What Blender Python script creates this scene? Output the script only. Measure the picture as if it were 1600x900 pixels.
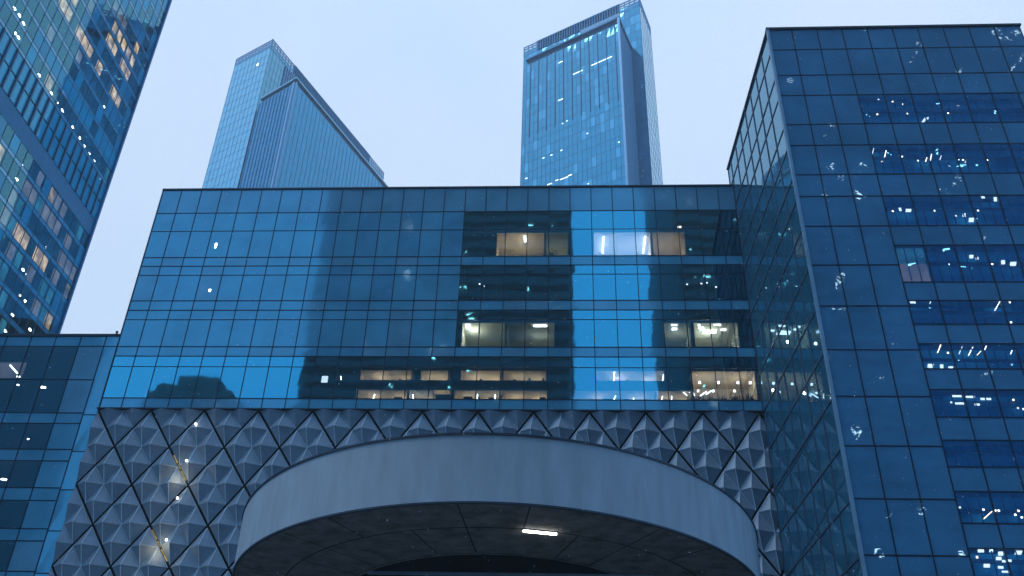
import bpy, bmesh, math, random
from mathutils import Vector, Matrix
random.seed(11)
sc = bpy.context.scene
for o in list(bpy.data.objects): bpy.data.objects.remove(o)
C = sc.collection

# ------------------------------------------------------------------ camera
CAM = Vector((0, 0, 1.6)); FPX = 1443.18
RR = Vector((0.99866016, 0.04451949, 0.02637989))
UU = Vector((0.00200369, -0.54265746, 0.8399517))
FF = Vector((-0.05170947, 0.83877345, 0.54201959))
cd = bpy.data.cameras.new('camera'); cam = bpy.data.objects.new('camera', cd); C.objects.link(cam)
cam.matrix_world = Matrix(((RR.x, UU.x, -FF.x, CAM.x), (RR.y, UU.y, -FF.y, CAM.y), (RR.z, UU.z, -FF.z, CAM.z), (0, 0, 0, 1)))
cd.sensor_fit = 'HORIZONTAL'; cd.sensor_width = 36; cd.lens = 36 * FPX / 1600
cd.clip_start = 0.1; cd.clip_end = 6000
sc.camera = cam
def proj(p):
    v = Vector(p) - CAM; z = v.dot(FF)
    if z < 0.5: return None
    return 800 + FPX * v.dot(RR) / z, 450 - FPX * v.dot(UU) / z, z

# ------------------------------------------------------------------ world, sun, exposure
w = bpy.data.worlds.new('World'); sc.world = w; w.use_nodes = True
nt = w.node_tree; nt.nodes.clear(); N = nt.nodes.new; L = nt.links.new
out = N('ShaderNodeOutputWorld')
SUN_EL, SUN_AZ = math.radians(60), math.radians(245)
sky = N('ShaderNodeTexSky'); sky.sky_type = 'NISHITA'; sky.sun_disc = False
sky.sun_elevation = SUN_EL; sky.sun_rotation = SUN_AZ
b1 = N('ShaderNodeBackground'); L(sky.outputs[0], b1.inputs[0]); b1.inputs[1].default_value = 0.05
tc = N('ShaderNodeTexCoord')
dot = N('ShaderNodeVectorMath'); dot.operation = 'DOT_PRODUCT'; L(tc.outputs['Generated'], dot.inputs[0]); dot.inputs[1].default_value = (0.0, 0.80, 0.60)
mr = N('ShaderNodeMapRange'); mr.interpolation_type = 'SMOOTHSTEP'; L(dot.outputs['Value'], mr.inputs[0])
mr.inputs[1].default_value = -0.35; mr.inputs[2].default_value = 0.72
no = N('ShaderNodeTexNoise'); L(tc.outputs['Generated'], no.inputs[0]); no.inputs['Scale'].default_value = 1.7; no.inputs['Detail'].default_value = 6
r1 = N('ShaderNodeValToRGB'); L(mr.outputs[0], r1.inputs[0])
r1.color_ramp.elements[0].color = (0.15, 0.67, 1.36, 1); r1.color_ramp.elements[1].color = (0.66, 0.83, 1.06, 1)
r2 = N('ShaderNodeValToRGB'); L(no.outputs[0], r2.inputs[0])
r2.color_ramp.elements[0].position = 0.30; r2.color_ramp.elements[0].color = (0.86, 0.94, 0.99, 1)
r2.color_ramp.elements[1].position = 0.70; r2.color_ramp.elements[1].color = (1.12, 1.05, 1.02, 1)
mx = N('ShaderNodeMix'); mx.data_type = 'RGBA'; mx.blend_type = 'MULTIPLY'; mx.inputs[0].default_value = 1
L(r1.outputs[0], mx.inputs[6]); L(r2.outputs[0], mx.inputs[7])
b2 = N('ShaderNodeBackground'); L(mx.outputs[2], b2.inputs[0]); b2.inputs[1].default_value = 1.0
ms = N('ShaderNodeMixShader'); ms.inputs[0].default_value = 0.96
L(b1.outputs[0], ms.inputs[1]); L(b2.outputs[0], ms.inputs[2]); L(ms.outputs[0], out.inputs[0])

sd = bpy.data.lights.new('sun', 'SUN'); so = bpy.data.objects.new('sun', sd); C.objects.link(so)
sd.energy = 0.9; sd.angle = math.radians(25); sd.color = (0.80, 0.92, 1.0)
sdir = Vector((math.sin(SUN_AZ) * math.cos(SUN_EL), math.cos(SUN_AZ) * math.cos(SUN_EL), math.sin(SUN_EL)))
so.rotation_euler = sdir.to_track_quat('Z', 'Y').to_euler(); so.location = (0, -30, 300)

sc.render.engine = 'CYCLES'
sc.view_settings.view_transform = 'Standard'; sc.view_settings.look = 'None'
sc.view_settings.exposure = 0.12; sc.view_settings.gamma = 1; sc.view_settings.use_curve_mapping = False
cy = sc.cycles
cy.max_bounces = 8; cy.transparent_max_bounces = 10; cy.glossy_bounces = 4; cy.diffuse_bounces = 3
cy.sample_clamp_indirect = 4.0; cy.caustics_reflective = False; cy.caustics_refractive = False

# ------------------------------------------------------------------ materials
MAT = {}
def new_mat(name):
    m = bpy.data.materials.new(name); m.use_nodes = True; m.node_tree.nodes.clear(); MAT[name] = m
    t = m.node_tree
    return m, t, t.nodes.new, t.links.new
def wave_bump(t, N, L, scale, dist, coord='Object', streak=None, tilt=0.0):
    tc = N('ShaderNodeTexCoord'); src = tc.outputs[coord]
    if streak:
        mp = N('ShaderNodeMapping'); L(src, mp.inputs[0]); mp.inputs['Scale'].default_value = streak; src = mp.outputs[0]
    no = N('ShaderNodeTexNoise'); L(src, no.inputs[0]); no.inputs['Scale'].default_value = scale
    no.inputs['Detail'].default_value = 2.5; no.inputs['Roughness'].default_value = 0.45
    bp = N('ShaderNodeBump'); bp.inputs['Strength'].default_value = 1; bp.inputs['Distance'].default_value = dist
    L(no.outputs[0], bp.inputs['Height'])
    return bp, no
def glass(name, tint, rmin, rmax, base, base_kind, scale=0.6, dist=0.012, rough=0.0, edge=(0.85, 0.93, 1)):
    m, t, N, L = new_mat(name)
    bp, no = wave_bump(t, N, L, scale, dist)
    fr = N('ShaderNodeLayerWeight'); fr.inputs['Blend'].default_value = 0.5
    pw = N('ShaderNodeMath'); pw.operation = 'POWER'; L(fr.outputs['Facing'], pw.inputs[0]); pw.inputs[1].default_value = 2.2
    mp = N('ShaderNodeMapRange'); L(pw.outputs[0], mp.inputs[0]); mp.inputs[3].default_value = rmin; mp.inputs[4].default_value = rmax
    cm = N('ShaderNodeMix'); cm.data_type = 'RGBA'; L(pw.outputs[0], cm.inputs[0])
    cm.inputs[6].default_value = (*tint, 1); cm.inputs[7].default_value = (*edge, 1)
    gl = N('ShaderNodeBsdfGlossy'); gl.inputs['Roughness'].default_value = rough; L(cm.outputs[2], gl.inputs[0]); L(bp.outputs[0], gl.inputs['Normal'])
    if base_kind == 'T':
        bs = N('ShaderNodeBsdfTransparent'); bs.inputs[0].default_value = (*base, 1)
    elif base_kind == 'TD':      # tinted body glass: part seen through, part its own colour
        b0 = N('ShaderNodeBsdfTransparent'); b0.inputs[0].default_value = (0.75, 0.85, 0.95, 1)
        b3 = N('ShaderNodeBsdfDiffuse'); b3.inputs[0].default_value = (*base, 1)
        bs = N('ShaderNodeMixShader'); bs.inputs[0].default_value = 0.35; L(b0.outputs[0], bs.inputs[1]); L(b3.outputs[0], bs.inputs[2])
    else:
        bs = N('ShaderNodeBsdfDiffuse')
        n2 = N('ShaderNodeTexNoise'); tc = N('ShaderNodeTexCoord'); L(tc.outputs['Object'], n2.inputs[0]); n2.inputs['Scale'].default_value = 0.35; n2.inputs['Detail'].default_value = 5
        rp = N('ShaderNodeValToRGB'); L(n2.outputs[0], rp.inputs[0])
        rp.color_ramp.elements[0].position = .3; rp.color_ramp.elements[0].color = (*[c * .80 for c in base], 1)
        rp.color_ramp.elements[1].position = .7; rp.color_ramp.elements[1].color = (*[c * 1.14 for c in base], 1)
        L(rp.outputs[0], bs.inputs[0])
    mix = N('ShaderNodeMixShader'); L(mp.outputs[0], mix.inputs[0]); L(bs.outputs[0], mix.inputs[1]); L(gl.outputs[0], mix.inputs[2])
    o = N('ShaderNodeOutputMaterial'); L(mix.outputs[0], o.inputs[0])
    return m
def plain(name, col, rough=0.6, metal=0.0, var=0.15, scale=1.5, bump=0.0, streak=None, spec=0.3):
    m, t, N, L = new_mat(name)
    p = N('ShaderNodeBsdfPrincipled'); o = N('ShaderNodeOutputMaterial'); L(p.outputs[0], o.inputs[0])
    tc = N('ShaderNodeTexCoord'); src = tc.outputs['Object']
    if streak:
        mp = N('ShaderNodeMapping'); L(src, mp.inputs[0]); mp.inputs['Scale'].default_value = streak; src = mp.outputs[0]
    no = N('ShaderNodeTexNoise'); L(src, no.inputs[0]); no.inputs['Scale'].default_value = scale; no.inputs['Detail'].default_value = 7; no.inputs['Roughness'].default_value = .6
    rp = N('ShaderNodeValToRGB'); L(no.outputs[0], rp.inputs[0])
    rp.color_ramp.elements[0].position = .3; rp.color_ramp.elements[0].color = (*[c * (1 - var) for c in col], 1)
    rp.color_ramp.elements[1].position = .7; rp.color_ramp.elements[1].color = (*[min(1, c * (1 + var)) for c in col], 1)
    L(rp.outputs[0], p.inputs['Base Color']); p.inputs['Roughness'].default_value = rough; p.inputs['Metallic'].default_value = metal
    p.inputs['Specular IOR Level'].default_value = spec
    if bump:
        bp = N('ShaderNodeBump'); bp.inputs['Distance'].default_value = bump; bp.inputs['Strength'].default_value = 1
        L(no.outputs[0], bp.inputs['Height']); L(bp.outputs[0], p.inputs['Normal'])
    return m
def emit(name, col, s, var=0.0, scale=1.2):
    m, t, N, L = new_mat(name)
    e = N('ShaderNodeEmission'); e.inputs[1].default_value = s; o = N('ShaderNodeOutputMaterial'); L(e.outputs[0], o.inputs[0])
    if var:
        tc = N('ShaderNodeTexCoord'); no = N('ShaderNodeTexNoise'); L(tc.outputs['Object'], no.inputs[0]); no.inputs['Scale'].default_value = scale; no.inputs['Detail'].default_value = 4
        rp = N('ShaderNodeValToRGB'); L(no.outputs[0], rp.inputs[0])
        rp.color_ramp.elements[0].position = .38; rp.color_ramp.elements[0].color = (*[c * (1 - var) for c in col], 1)
        rp.color_ramp.elements[1].position = .68; rp.color_ramp.elements[1].color = (*col, 1)
        L(rp.outputs[0], e.inputs[0])
    else: e.inputs[0].default_value = (*col, 1)
    return m
# office block (the wide one)
glass('panel_blue', (0.50, 0.80, 0.95), 0.15, 0.70, (0.105, 0.42, 0.62), 'D', 0.35, 0.006, 0.05)
glass('panel_dusk', (0.50, 0.78, 0.95), 0.14, 0.68, (0.150, 0.39, 0.55), 'D', 0.35, 0.006, 0.06)
glass('panel_haze', (0.50, 0.80, 0.95), 0.17, 0.70, (0.090, 0.37, 0.58), 'D', 0.35, 0.006, 0.05)
glass('window_glass', (0.22, 0.82, 1.0), 0.44, 0.9, (0.46, 0.55, 0.66), 'T', 0.30, 0.006, 0.025)
# right block
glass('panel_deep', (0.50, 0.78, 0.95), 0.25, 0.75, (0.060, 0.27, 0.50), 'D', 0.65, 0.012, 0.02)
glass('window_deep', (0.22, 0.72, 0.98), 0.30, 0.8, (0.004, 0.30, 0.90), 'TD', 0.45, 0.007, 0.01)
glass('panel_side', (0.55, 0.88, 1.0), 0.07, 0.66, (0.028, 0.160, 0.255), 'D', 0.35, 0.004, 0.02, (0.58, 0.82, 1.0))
# towers
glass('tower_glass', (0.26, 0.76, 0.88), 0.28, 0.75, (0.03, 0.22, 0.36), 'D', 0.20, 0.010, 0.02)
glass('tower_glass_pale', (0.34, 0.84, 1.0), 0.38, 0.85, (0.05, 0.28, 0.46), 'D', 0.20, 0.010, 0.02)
glass('tower_window', (0.25, 0.82, 1.0), 0.18, 0.6, (0.70, 0.82, 0.88), 'T', 0.25, 0.008, 0.0, (0.40, 0.80, 1.0))
glass('tower_spandrel', (0.40, 0.80, 0.95), 0.30, 0.9, (0.05, 0.22, 0.36), 'D', 0.25, 0.008, 0.05)
glass('res_glass', (0.25, 0.78, 1.0), 0.13, 0.5, (0.03, 0.25, 0.44), 'D', 0.25, 0.008, 0.0, (0.40, 0.80, 1.0))
glass('res_glass_b', (0.25, 0.78, 1.0), 0.14, 0.5, (0.02, 0.31, 0.52), 'D', 0.25, 0.008, 0.0, (0.40, 0.80, 1.0))
glass('res_glass_c', (0.25, 0.78, 1.0), 0.12, 0.5, (0.02, 0.18, 0.33), 'D', 0.25, 0.008, 0.0, (0.40, 0.80, 1.0))
glass('res_spandrel', (0.35, 0.75, 0.95), 0.22, 0.8, (0.05, 0.29, 0.48), 'D', 0.30, 0.008, 0.05)
plain('crown_blue', (0.05, 0.24, 0.42), 0.5, 0.1, 0.15)
plain('frame_tower', (0.020, 0.110, 0.210), 0.45, 0.2, 0.15)
plain('backing_blue', (0.02, 0.46, 0.95), 0.8, 0, 0.2, 0.6)
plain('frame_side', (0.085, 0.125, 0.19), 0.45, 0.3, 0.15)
plain('frame_dark', (0.012, 0.030, 0.060), 0.45, 0.3, 0.2)
plain('frame_mid', (0.05, 0.10, 0.17), 0.45, 0.3, 0.2)
plain('fin_light', (0.24, 0.42, 0.58), 0.4, 0.2, 0.12)
plain('louver', (0.04, 0.10, 0.17), 0.6, 0.2, 0.2)
plain('dark_band', (0.015, 0.19, 0.37), 0.5, 0.1, 0.15)
plain('roof_grey', (0.12, 0.14, 0.17), 0.8)
plain('core_dark', (0.010, 0.018, 0.030), 0.8, 0, 0.3)
plain('room_dark', (0.03, 0.035, 0.04), 0.8, 0, 0.3)
plain('room_teal', (0.03, 0.10, 0.13), 0.8, 0, 0.4)
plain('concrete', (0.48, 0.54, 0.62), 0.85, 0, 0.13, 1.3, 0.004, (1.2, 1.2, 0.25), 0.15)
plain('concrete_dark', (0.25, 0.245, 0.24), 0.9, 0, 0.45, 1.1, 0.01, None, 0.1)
plain('joint_black', (0.008, 0.008, 0.010), 0.9)
plain('coping', (0.05, 0.07, 0.10), 0.5, 0.3)
plain('clad_panel', (0.31, 0.37, 0.46), 0.55, 0.15, 0.16, 1.1, 0.0, None, 0.4)
plain('clad_seam', (0.74, 0.86, 0.95), 0.5, 0.1, 0.05)
plain('ground_wet', (0.13, 0.14, 0.15), 0.55, 0, 0.35, 0.3, 0.01)
m, t, N, L = new_mat('snow_white')
df = N('ShaderNodeBsdfDiffuse'); tl_ = N('ShaderNodeBsdfTranslucent'); mxs = N('ShaderNodeMixShader'); o_ = N('ShaderNodeOutputMaterial')
df.inputs[0].default_value = tl_.inputs[0].default_value = (0.9, 0.92, 0.95, 1); mxs.inputs[0].default_value = 0.6
L(df.outputs[0], mxs.inputs[1]); L(tl_.outputs[0], mxs.inputs[2]); L(mxs.outputs[0], o_.inputs[0])
plain('plant_dark', (0.03, 0.05, 0.02), 0.8, 0, 0.3)
plain('mirror_pale', (0.07, 0.17, 0.24), 0.6, 0.0, 0.35, 0.02)
plain('mirror_wall', (0.035, 0.10, 0.16), 0.6, 0.0, 0.35, 0.02)
emit('lamp_white', (0.90, 0.97, 1.0), 6)
emit('lamp_warm', (1.0, 0.86, 0.60), 6)
emit('lamp_soft', (0.80, 0.95, 1.0), 2.6)
emit('lamp_strip', (1.0, 0.98, 0.92), 12)
emit('lit_cream', (1.0, 0.84, 0.58), 2.0, 0.75, 0.9)
emit('lit_green', (0.92, 0.90, 0.62), 1.4, 0.75, 0.7)
emit('lit_pale', (0.80, 0.84, 0.95), 1.5, 0.5, 0.6)
emit('lit_dim', (0.60, 0.56, 0.42), 0.7, 0.8, 0.7)
emit('lit_orange', (1.0, 0.66, 0.38), 1.5, 0.75, 0.8)
emit('lit_amber', (1.0, 0.70, 0.45), 0.8, 0.8, 0.9)
emit('lit_teal', (0.10, 0.55, 0.80), 0.42, 0.6, 0.5)
emit('lit_grey', (0.60, 0.56, 0.62), 0.42, 0.5, 0.5)
plain('room_cream', (0.72, 0.60, 0.42), 0.8, 0, 0.10)
plain('room_white', (0.70, 0.68, 0.66), 0.8, 0, 0.06)
plain('room_green', (0.62, 0.62, 0.46), 0.8, 0, 0.10)
plain('wood_door', (0.35, 0.20, 0.10), 0.6, 0, 0.2)
emit('lamp_yellow', (1.0, 0.80, 0.30), 0.6, 0.7, 2.0)

# ------------------------------------------------------------------ helpers
def tag(o, label=None, cat=None, group=None, kind=None):
    if label: o['label'] = label
    if cat: o['category'] = cat
    if group: o['group'] = group
    if kind: o['kind'] = kind
    return o
def thing(name, loc, label, cat, group=None):
    o = bpy.data.objects.new(name, None); C.objects.link(o); o.location = loc; o.empty_display_size = 1
    return tag(o, label, cat, group)
class MB:
    def __init__(s): s.v = []; s.f = []; s.m = []
    def quad(s, a, b, c, d, mi=0):
        k = len(s.v); s.v += [tuple(a), tuple(b), tuple(c), tuple(d)]; s.f.append((k, k + 1, k + 2, k + 3)); s.m.append(mi)
    def tri(s, a, b, c, mi=0):
        k = len(s.v); s.v += [tuple(a), tuple(b), tuple(c)]; s.f.append((k, k + 1, k + 2)); s.m.append(mi)
    def box8(s, p, mi=0):
        k = len(s.v); s.v += [tuple(q) for q in p]
        for f in ((0, 3, 2, 1), (4, 5, 6, 7), (0, 1, 5, 4), (1, 2, 6, 5), (2, 3, 7, 6), (3, 0, 4, 7)):
            s.f.append(tuple(k + i for i in f)); s.m.append(mi)
    def box(s, x0, x1, y0, y1, z0, z1, mi=0):
        s.box8([(x0, y0, z0), (x1, y0, z0), (x1, y1, z0), (x0, y1, z0), (x0, y0, z1), (x1, y0, z1), (x1, y1, z1), (x0, y1, z1)], mi)
    def prism(s, poly, z0, z1, mi=0, bottom=True):
        k = len(s.v); n = len(poly)
        s.v += [(p[0], p[1], z0) for p in poly] + [(p[0], p[1], z1) for p in poly]
        if bottom: s.f.append(tuple(k + i for i in range(n))[::-1]); s.m.append(mi)
        s.f.append(tuple(k + n + i for i in range(n))); s.m.append(mi)
        for i in range(n):
            j = (i + 1) % n; s.f.append((k + i, k + j, k + n + j, k + n + i)); s.m.append(mi)
    def bar(s, a, b, r, mi=0, n=4):
        a = Vector(a); b = Vector(b); d = (b - a).normalized(); u = d.cross(Vector((0.3, 0.9, 0.2))).normalized(); v = d.cross(u)
        k = len(s.v)
        for p in (a, b):
            for i in range(n):
                t = 2 * math.pi * (i + .5) / n; s.v.append(tuple(p + u * (r * math.cos(t)) + v * (r * math.sin(t))))
        for i in range(n):
            j = (i + 1) % n; s.f.append((k + i, k + j, k + n + j, k + n + i)); s.m.append(mi)
        s.f.append(tuple(k + i for i in range(n))[::-1]); s.m.append(mi); s.f.append(tuple(k + n + i for i in range(n))); s.m.append(mi)
    def build(s, name, mats, parent=None, smooth=False):
        if not s.f: return None
        off = Vector(parent_world(parent)) if parent else Vector((0, 0, 0))
        me = bpy.data.meshes.new(name)
        me.from_pydata([(x - off.x, y - off.y, z - off.z) for x, y, z in s.v], [], s.f)
        for m in ([mats] if isinstance(mats, str) else mats): me.materials.append(MAT[m])
        for p, mi in zip(me.polygons, s.m): p.material_index = mi; p.use_smooth = smooth
        me.update()
        o = bpy.data.objects.new(name, me); C.objects.link(o); o.parent = parent
        return o
def parent_world(p):
    v = Vector((0, 0, 0))
    while p: v += p.location; p = p.parent
    return v

def area_px(q):
    pts = [proj(p) for p in q]
    if any(p is None for p in pts): return 0
    cx = sum(p[0] for p in pts) / len(pts); cyy = sum(p[1] for p in pts) / len(pts)
    a = 0
    for i in range(len(pts)):
        x0, y0, _ = pts[i]; x1, y1, _ = pts[(i + 1) % len(pts)]; a += x0 * y1 - x1 * y0
    a = abs(a) / 2
    if not (-10 < cx < 1610 and -10 < cyy < 910): a *= 1e-4
    return a
class Face:
    """vertical facade: origin o (x,y), direction u; outward normal n on the right-hand side of u"""
    def __init__(s, o, e, parent, flip=False):
        s.o = Vector((o[0], o[1], 0)); d = Vector((e[0] - o[0], e[1] - o[1], 0)); s.len = d.length; s.u = d.normalized()
        s.n = Vector((s.u.y, -s.u.x, 0)) * (-1 if flip else 1); s.par = parent; s.panes = {}; s.fr = MB()
    def P(s, u, z, d=0): p = s.o + s.u * u + s.n * d; return (p.x, p.y, z)
    def pane(s, name, mat, u0, u1, z0, z1, d=0, tilt=0.003, split=None):
        q = [s.P(u0, z0, d + random.uniform(-tilt, tilt)), s.P(u1, z0, d + random.uniform(-tilt, tilt)),
             s.P(u1, z1, d + random.uniform(-tilt, tilt)), s.P(u0, z1, d + random.uniform(-tilt, tilt))]
        qs = [q]
        if split:
            qs = [[s.P(u0, z0, d + random.uniform(-tilt, tilt)), s.P(u1, z0, d + random.uniform(-tilt, tilt)), s.P(u1, split, d), s.P(u0, split, d)],
                  [s.P(u0, split, d), s.P(u1, split, d), s.P(u1, z1, d + random.uniform(-tilt, tilt)), s.P(u0, z1, d + random.uniform(-tilt, tilt))]]
        s.panes.setdefault(name, []).append((sum(area_px(x) for x in qs), qs, mat))
    def slab(s, mb, u0, u1, z0, z1, d0, d1, mi=0):
        mb.box8([s.P(u0, z0, d0), s.P(u1, z0, d0), s.P(u1, z0, d1), s.P(u0, z0, d1), s.P(u0, z1, d0), s.P(u1, z1, d0), s.P(u1, z1, d1), s.P(u0, z1, d1)], mi)
    def v(s, u, z0, z1, w=0.05, d=0.03, back=-0.06): s.slab(s.fr, u - w / 2, u + w / 2, z0, z1, back, d)
    def h(s, z, u0, u1, w=0.05, d=0.027, back=-0.057): s.slab(s.fr, u0, u1, z - w / 2, z + w / 2, back, d)
POOL = {}
def flush(faces, parent, frame_mat='frame_dark', frame_name='mullion_grid'):
    names = {}
    for f in faces:
        for k, v in f.panes.items(): names.setdefault(k, []).extend(v)
    for nm, lst in names.items():
        lst.sort(key=lambda t: -t[0])
        for a, qs, mat in lst[:100]:
            mb = MB()
            for q in qs: mb.quad(*q)
            mb.build(nm, mat, parent)
        rest = lst[100:]
        if rest:
            mats = sorted(set(r[2] for r in rest)); mb = MB()
            for a, qs, mat in rest:
                for q in qs: mb.quad(*q, mats.index(mat))
            o = mb.build(nm, mats, parent); o['kind'] = 'stuff'
    mb = MB()
    for f in faces:
        k = len(mb.v); mb.v += f.fr.v; mb.f += [tuple(i + k for i in q) for q in f.fr.f]; mb.m += f.fr.m
    mb.build(frame_name, frame_mat, parent)
def one(name, mat, parent, *boxes):
    mb = MB()
    for b in boxes: mb.box(*b)
    return mb.build(name, mat, parent)

# ------------------------------------------------------------------ ground
g = MB(); g.quad((-1500, -1500, 0), (1500, -1500, 0), (1500, 1500, 0), (-1500, 1500, 0))
tag(g.build('ground', 'ground_wet'), kind='structure')

# ================================================================== wide office block
A = thing('office_building', (-10, 60, 0), 'wide blue glass office block with lit rooms, above the faceted wall', 'building')
AX0, AX1, YA = -33.62, 14.27, 60.0
ux = [AX0] + [-31.99 + 1.728 * k for k in range(27)] + [AX1]
fa = Face((AX0, YA), (AX1, YA), A)
U = lambda x: x - AX0
TOP = 50.30
floors = [(43.36, 45.99, 47.85), (39.24, 41.64, 42.51), (35.14, 37.52, 38.37), (30.83, 33.43, 34.32)]
span = [(47.85, TOP), (42.51, 43.36), (38.37, 39.24), (34.32, 35.14), (29.95, 30.83)]
for i in range(len(ux) - 1):
    x0, x1 = ux[i], ux[i + 1]; xm = (x0 + x1) / 2
    for k, (z0, zt, z1) in enumerate(floors):
        clear = (k < 3 and xm > -7.6) or k == 3
        if clear: fa.pane('window', 'window_glass', U(x0), U(x1), z0, z1, tilt=0.0025, split=zt)
        else: fa.pane('window', random.choice(['panel_blue'] * 4 + ['panel_dusk', 'panel_haze', 'panel_haze']), U(x0), U(x1), z0, z1, tilt=0.0045, split=zt)
        fa.h(zt, U(x0), U(x1), 0.045)
    for k, (z0, z1) in enumerate(span):
        fa.pane('spandrel_panel', 'panel_dusk' if k == 0 else random.choice(['panel_blue', 'panel_haze', 'panel_blue', 'panel_dusk']), U(x0), U(x1), z0, z1)
for x in ux: fa.v(U(x), 29.95, TOP, 0.055 if x not in (AX0, AX1) else 0.10)
for z in sorted({z for s in span for z in s}): fa.h(z, 0, U(AX1), 0.07, d=0.024)
flush([fa], A)
one('roof_coping', 'coping', A, (AX0 - 0.05, AX1, YA - 0.10, YA + 0.35, TOP + 0.002, TOP + 0.14))
one('roof', 'roof_grey', A, (AX0, AX1, YA + 0.36, 84, TOP - 0.6, TOP - 0.2))
one('side_wall', 'panel_dusk', A, (AX0 - 0.02, AX0 + 0.10, YA + 0.08, 84, 29.9, TOP))
one('core_wall', 'core_dark', A, (AX0 + 0.2, -7.75, YA + 0.30, YA + 0.5, 34.75, TOP - .7), (AX0 + 0.2, AX1, 66.0, 66.2, 29.9, TOP - .7), (-7.75, -7.55, YA + 0.3, 66, 34.75, TOP - .7))
# floors and dark ceilings behind the clear glass
sl = MB()
for (z0, z1) in span: sl.box(AX0 + 0.2, AX1, YA + 0.12, 65.9, z0 + 0.05, z1 - 0.05)
sl.build('floor_slab', 'room_dark', A)
cl = MB()
for (z0, zt, z1) in floors[:3]: cl.box(-7.5, AX1, YA + 0.45, 65.9, zt - 0.02, zt + 0.10)
cl.build('dropped_ceiling', 'room_teal', A)
pt = MB()
for k, (z0, zt, z1) in enumerate(floors):
    for x in ux:
        if k == 1 and x > -7 and random.random() < 0.30: pt.box(x - 0.05, x + 0.05, YA + 0.5, 65.9, z0, z1 if k == 3 else zt - 0.03)
pt.build('partition', 'room_teal', A)
# curtains and posts standing close to the glass
cu = MB()
for k in (1,):
    for x in [-7.2, -2.9, 1.0, 8.5, 9.6, 12.9]:
        if random.random() < 0.7: cu.box(x - 0.15, x + 0.15, YA + 0.5, YA + 0.8, floors[k][0], floors[k][1] - 0.03)
cu.build('column', 'room_dark', A)
def room(name, mat, x0, x1, z0, z1, d=1.6):
    one(name, mat, A, (x0, x1, YA + d, YA + d + 0.06, z0, z1))
def ceil(mat, x0, x1, z, d0=0.5, d1=5.5):
    one('lit_ceiling', mat, A, (x0, x1, YA + d0, YA + d1, z - 0.05, z - 0.025))
def lamp(mat, x0, x1, y0, y1, z, t=0.05, par=None, tilt=0):
    one('ceiling_light', mat, par or A, (x0, x1, y0, y1, z - t, z))
def lit_room(x0, x1, z0, z1, mat, lamps, depth=4.5, front=0.35):
    """a furnished office bay: walls, ceiling and floor in one light colour, lit by its own lamps"""
    y0, y1 = YA + front, YA + depth
    mb = MB(); mb.box(x0, x1, y1, y1 + .06, z0, z1); mb.box(x0, x0 + .05, y0, y1, z0, z1); mb.box(x1 - .05, x1, y0, y1, z0, z1)
    mb.box(x0 + .05, x1 - .05, y0, y1, z1 - .06, z1 - .03)
    for q in range(int((x1 - x0) / .9)): mb.box(x0 + .9 * q + .5, x0 + .9 * q + .53, y0, y1, z1 - .075, z1 - .061)
    mb.build('lit_room', mat, A)
    for (x, y, z, p, col) in lamps:
        ld = bpy.data.lights.new('room_lamp', 'POINT'); ld.energy = p; ld.color = col; ld.shadow_soft_size = 0.12
        lo = bpy.data.objects.new('room_lamp', ld); C.objects.link(lo); lo.parent = A; lo.location = (x + 10, y - 60, z)
WRM, NEU, GRN = (1.0, .80, .52), (1.0, .93, .85), (1.0, .95, .72)
one('end_wall', 'room_dark', A, (AX1 - .06, AX1 - .01, YA + .12, 65.9, 30, TOP - .7))
# first clear floor from the top
lit_room(-5.1, -1.2, 43.40, 45.97, 'room_cream', [(-3.2, 61.6, 44.3, 150, WRM)])
lit_room(-1.15, 0.7, 43.40, 45.97, 'room_green', [(-.6, 62.6, 44.3, 32, WRM)])
lit_room(2.7, 7.3, 43.40, 45.97, 'room_white', [(3.6, 62, 44.4, 120, NEU), (6.4, 62, 44.4, 130, NEU)])
lit_room(7.35, 10.0, 43.40, 45.97, 'room_cream', [(8.6, 62, 44.4, 75, WRM)])
for x in (3.55, 6.9): lamp('lamp_strip', x - 0.05, x + 0.05, 60.9, 63.2, 45.88)
lamp('lamp_strip', -2.9, -2.75, 60.7, 61.5, 45.88); lamp('lamp_warm', 9.6, 9.9, 61.0, 61.2, 47.0)
pk = MB()
for q in range(16):
    t = q * .39; pk.tri((-0.55, 60.75, 43.9 + .25), (-0.55 + .45 * math.cos(t), 60.75 + .1 * math.sin(t), 44.25 + .42 * math.sin(t)), (-0.50 + .38 * math.cos(t + .25), 60.78, 44.22 + .36 * math.sin(t + .25)))
pk.box(-.58, -.52, 60.72, 60.78, 43.4, 44.2); pk.build('indoor_palm', 'plant_dark', A)
# third clear floor
lit_room(-7.45, -4.1, 35.18, 37.5, 'room_green', [(-6.6, 61.4, 36.9, 110, GRN)])
lit_room(-4.05, -0.4, 35.18, 37.5, 'room_green', [(-1.6, 62.3, 36.7, 26, GRN)])
lamp('lamp_strip', -7.2, -6.85, 60.5, 61.1, 37.40); lamp('lamp_strip', -2.0, -1.0, 60.6, 60.8, 37.40)
lit_room(7.7, 9.8, 35.18, 37.5, 'room_green', [(8.9, 61.8, 36.7, 24, GRN)])
lamp('lamp_white', 8.5, 8.9, 61.0, 61.3, 37.40); lamp('lamp_white', 8.4, 8.85, 60.5, 60.65, 37.40)
lit_room(10.0, 13.3, 35.18, 37.5, 'room_green', [(11.2, 61.7, 36.7, 120, GRN)])
for a, b, c, d in [(10.9, 11.9, 61.3, 61.8), (10.5, 10.85, 60.9, 61.1), (12.2, 12.6, 61.2, 61.35), (10.4, 10.55, 60.5, 60.65), (11.6, 12.1, 60.5, 60.62)]: lamp('lamp_strip', a, b, c, d, 37.40)
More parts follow.
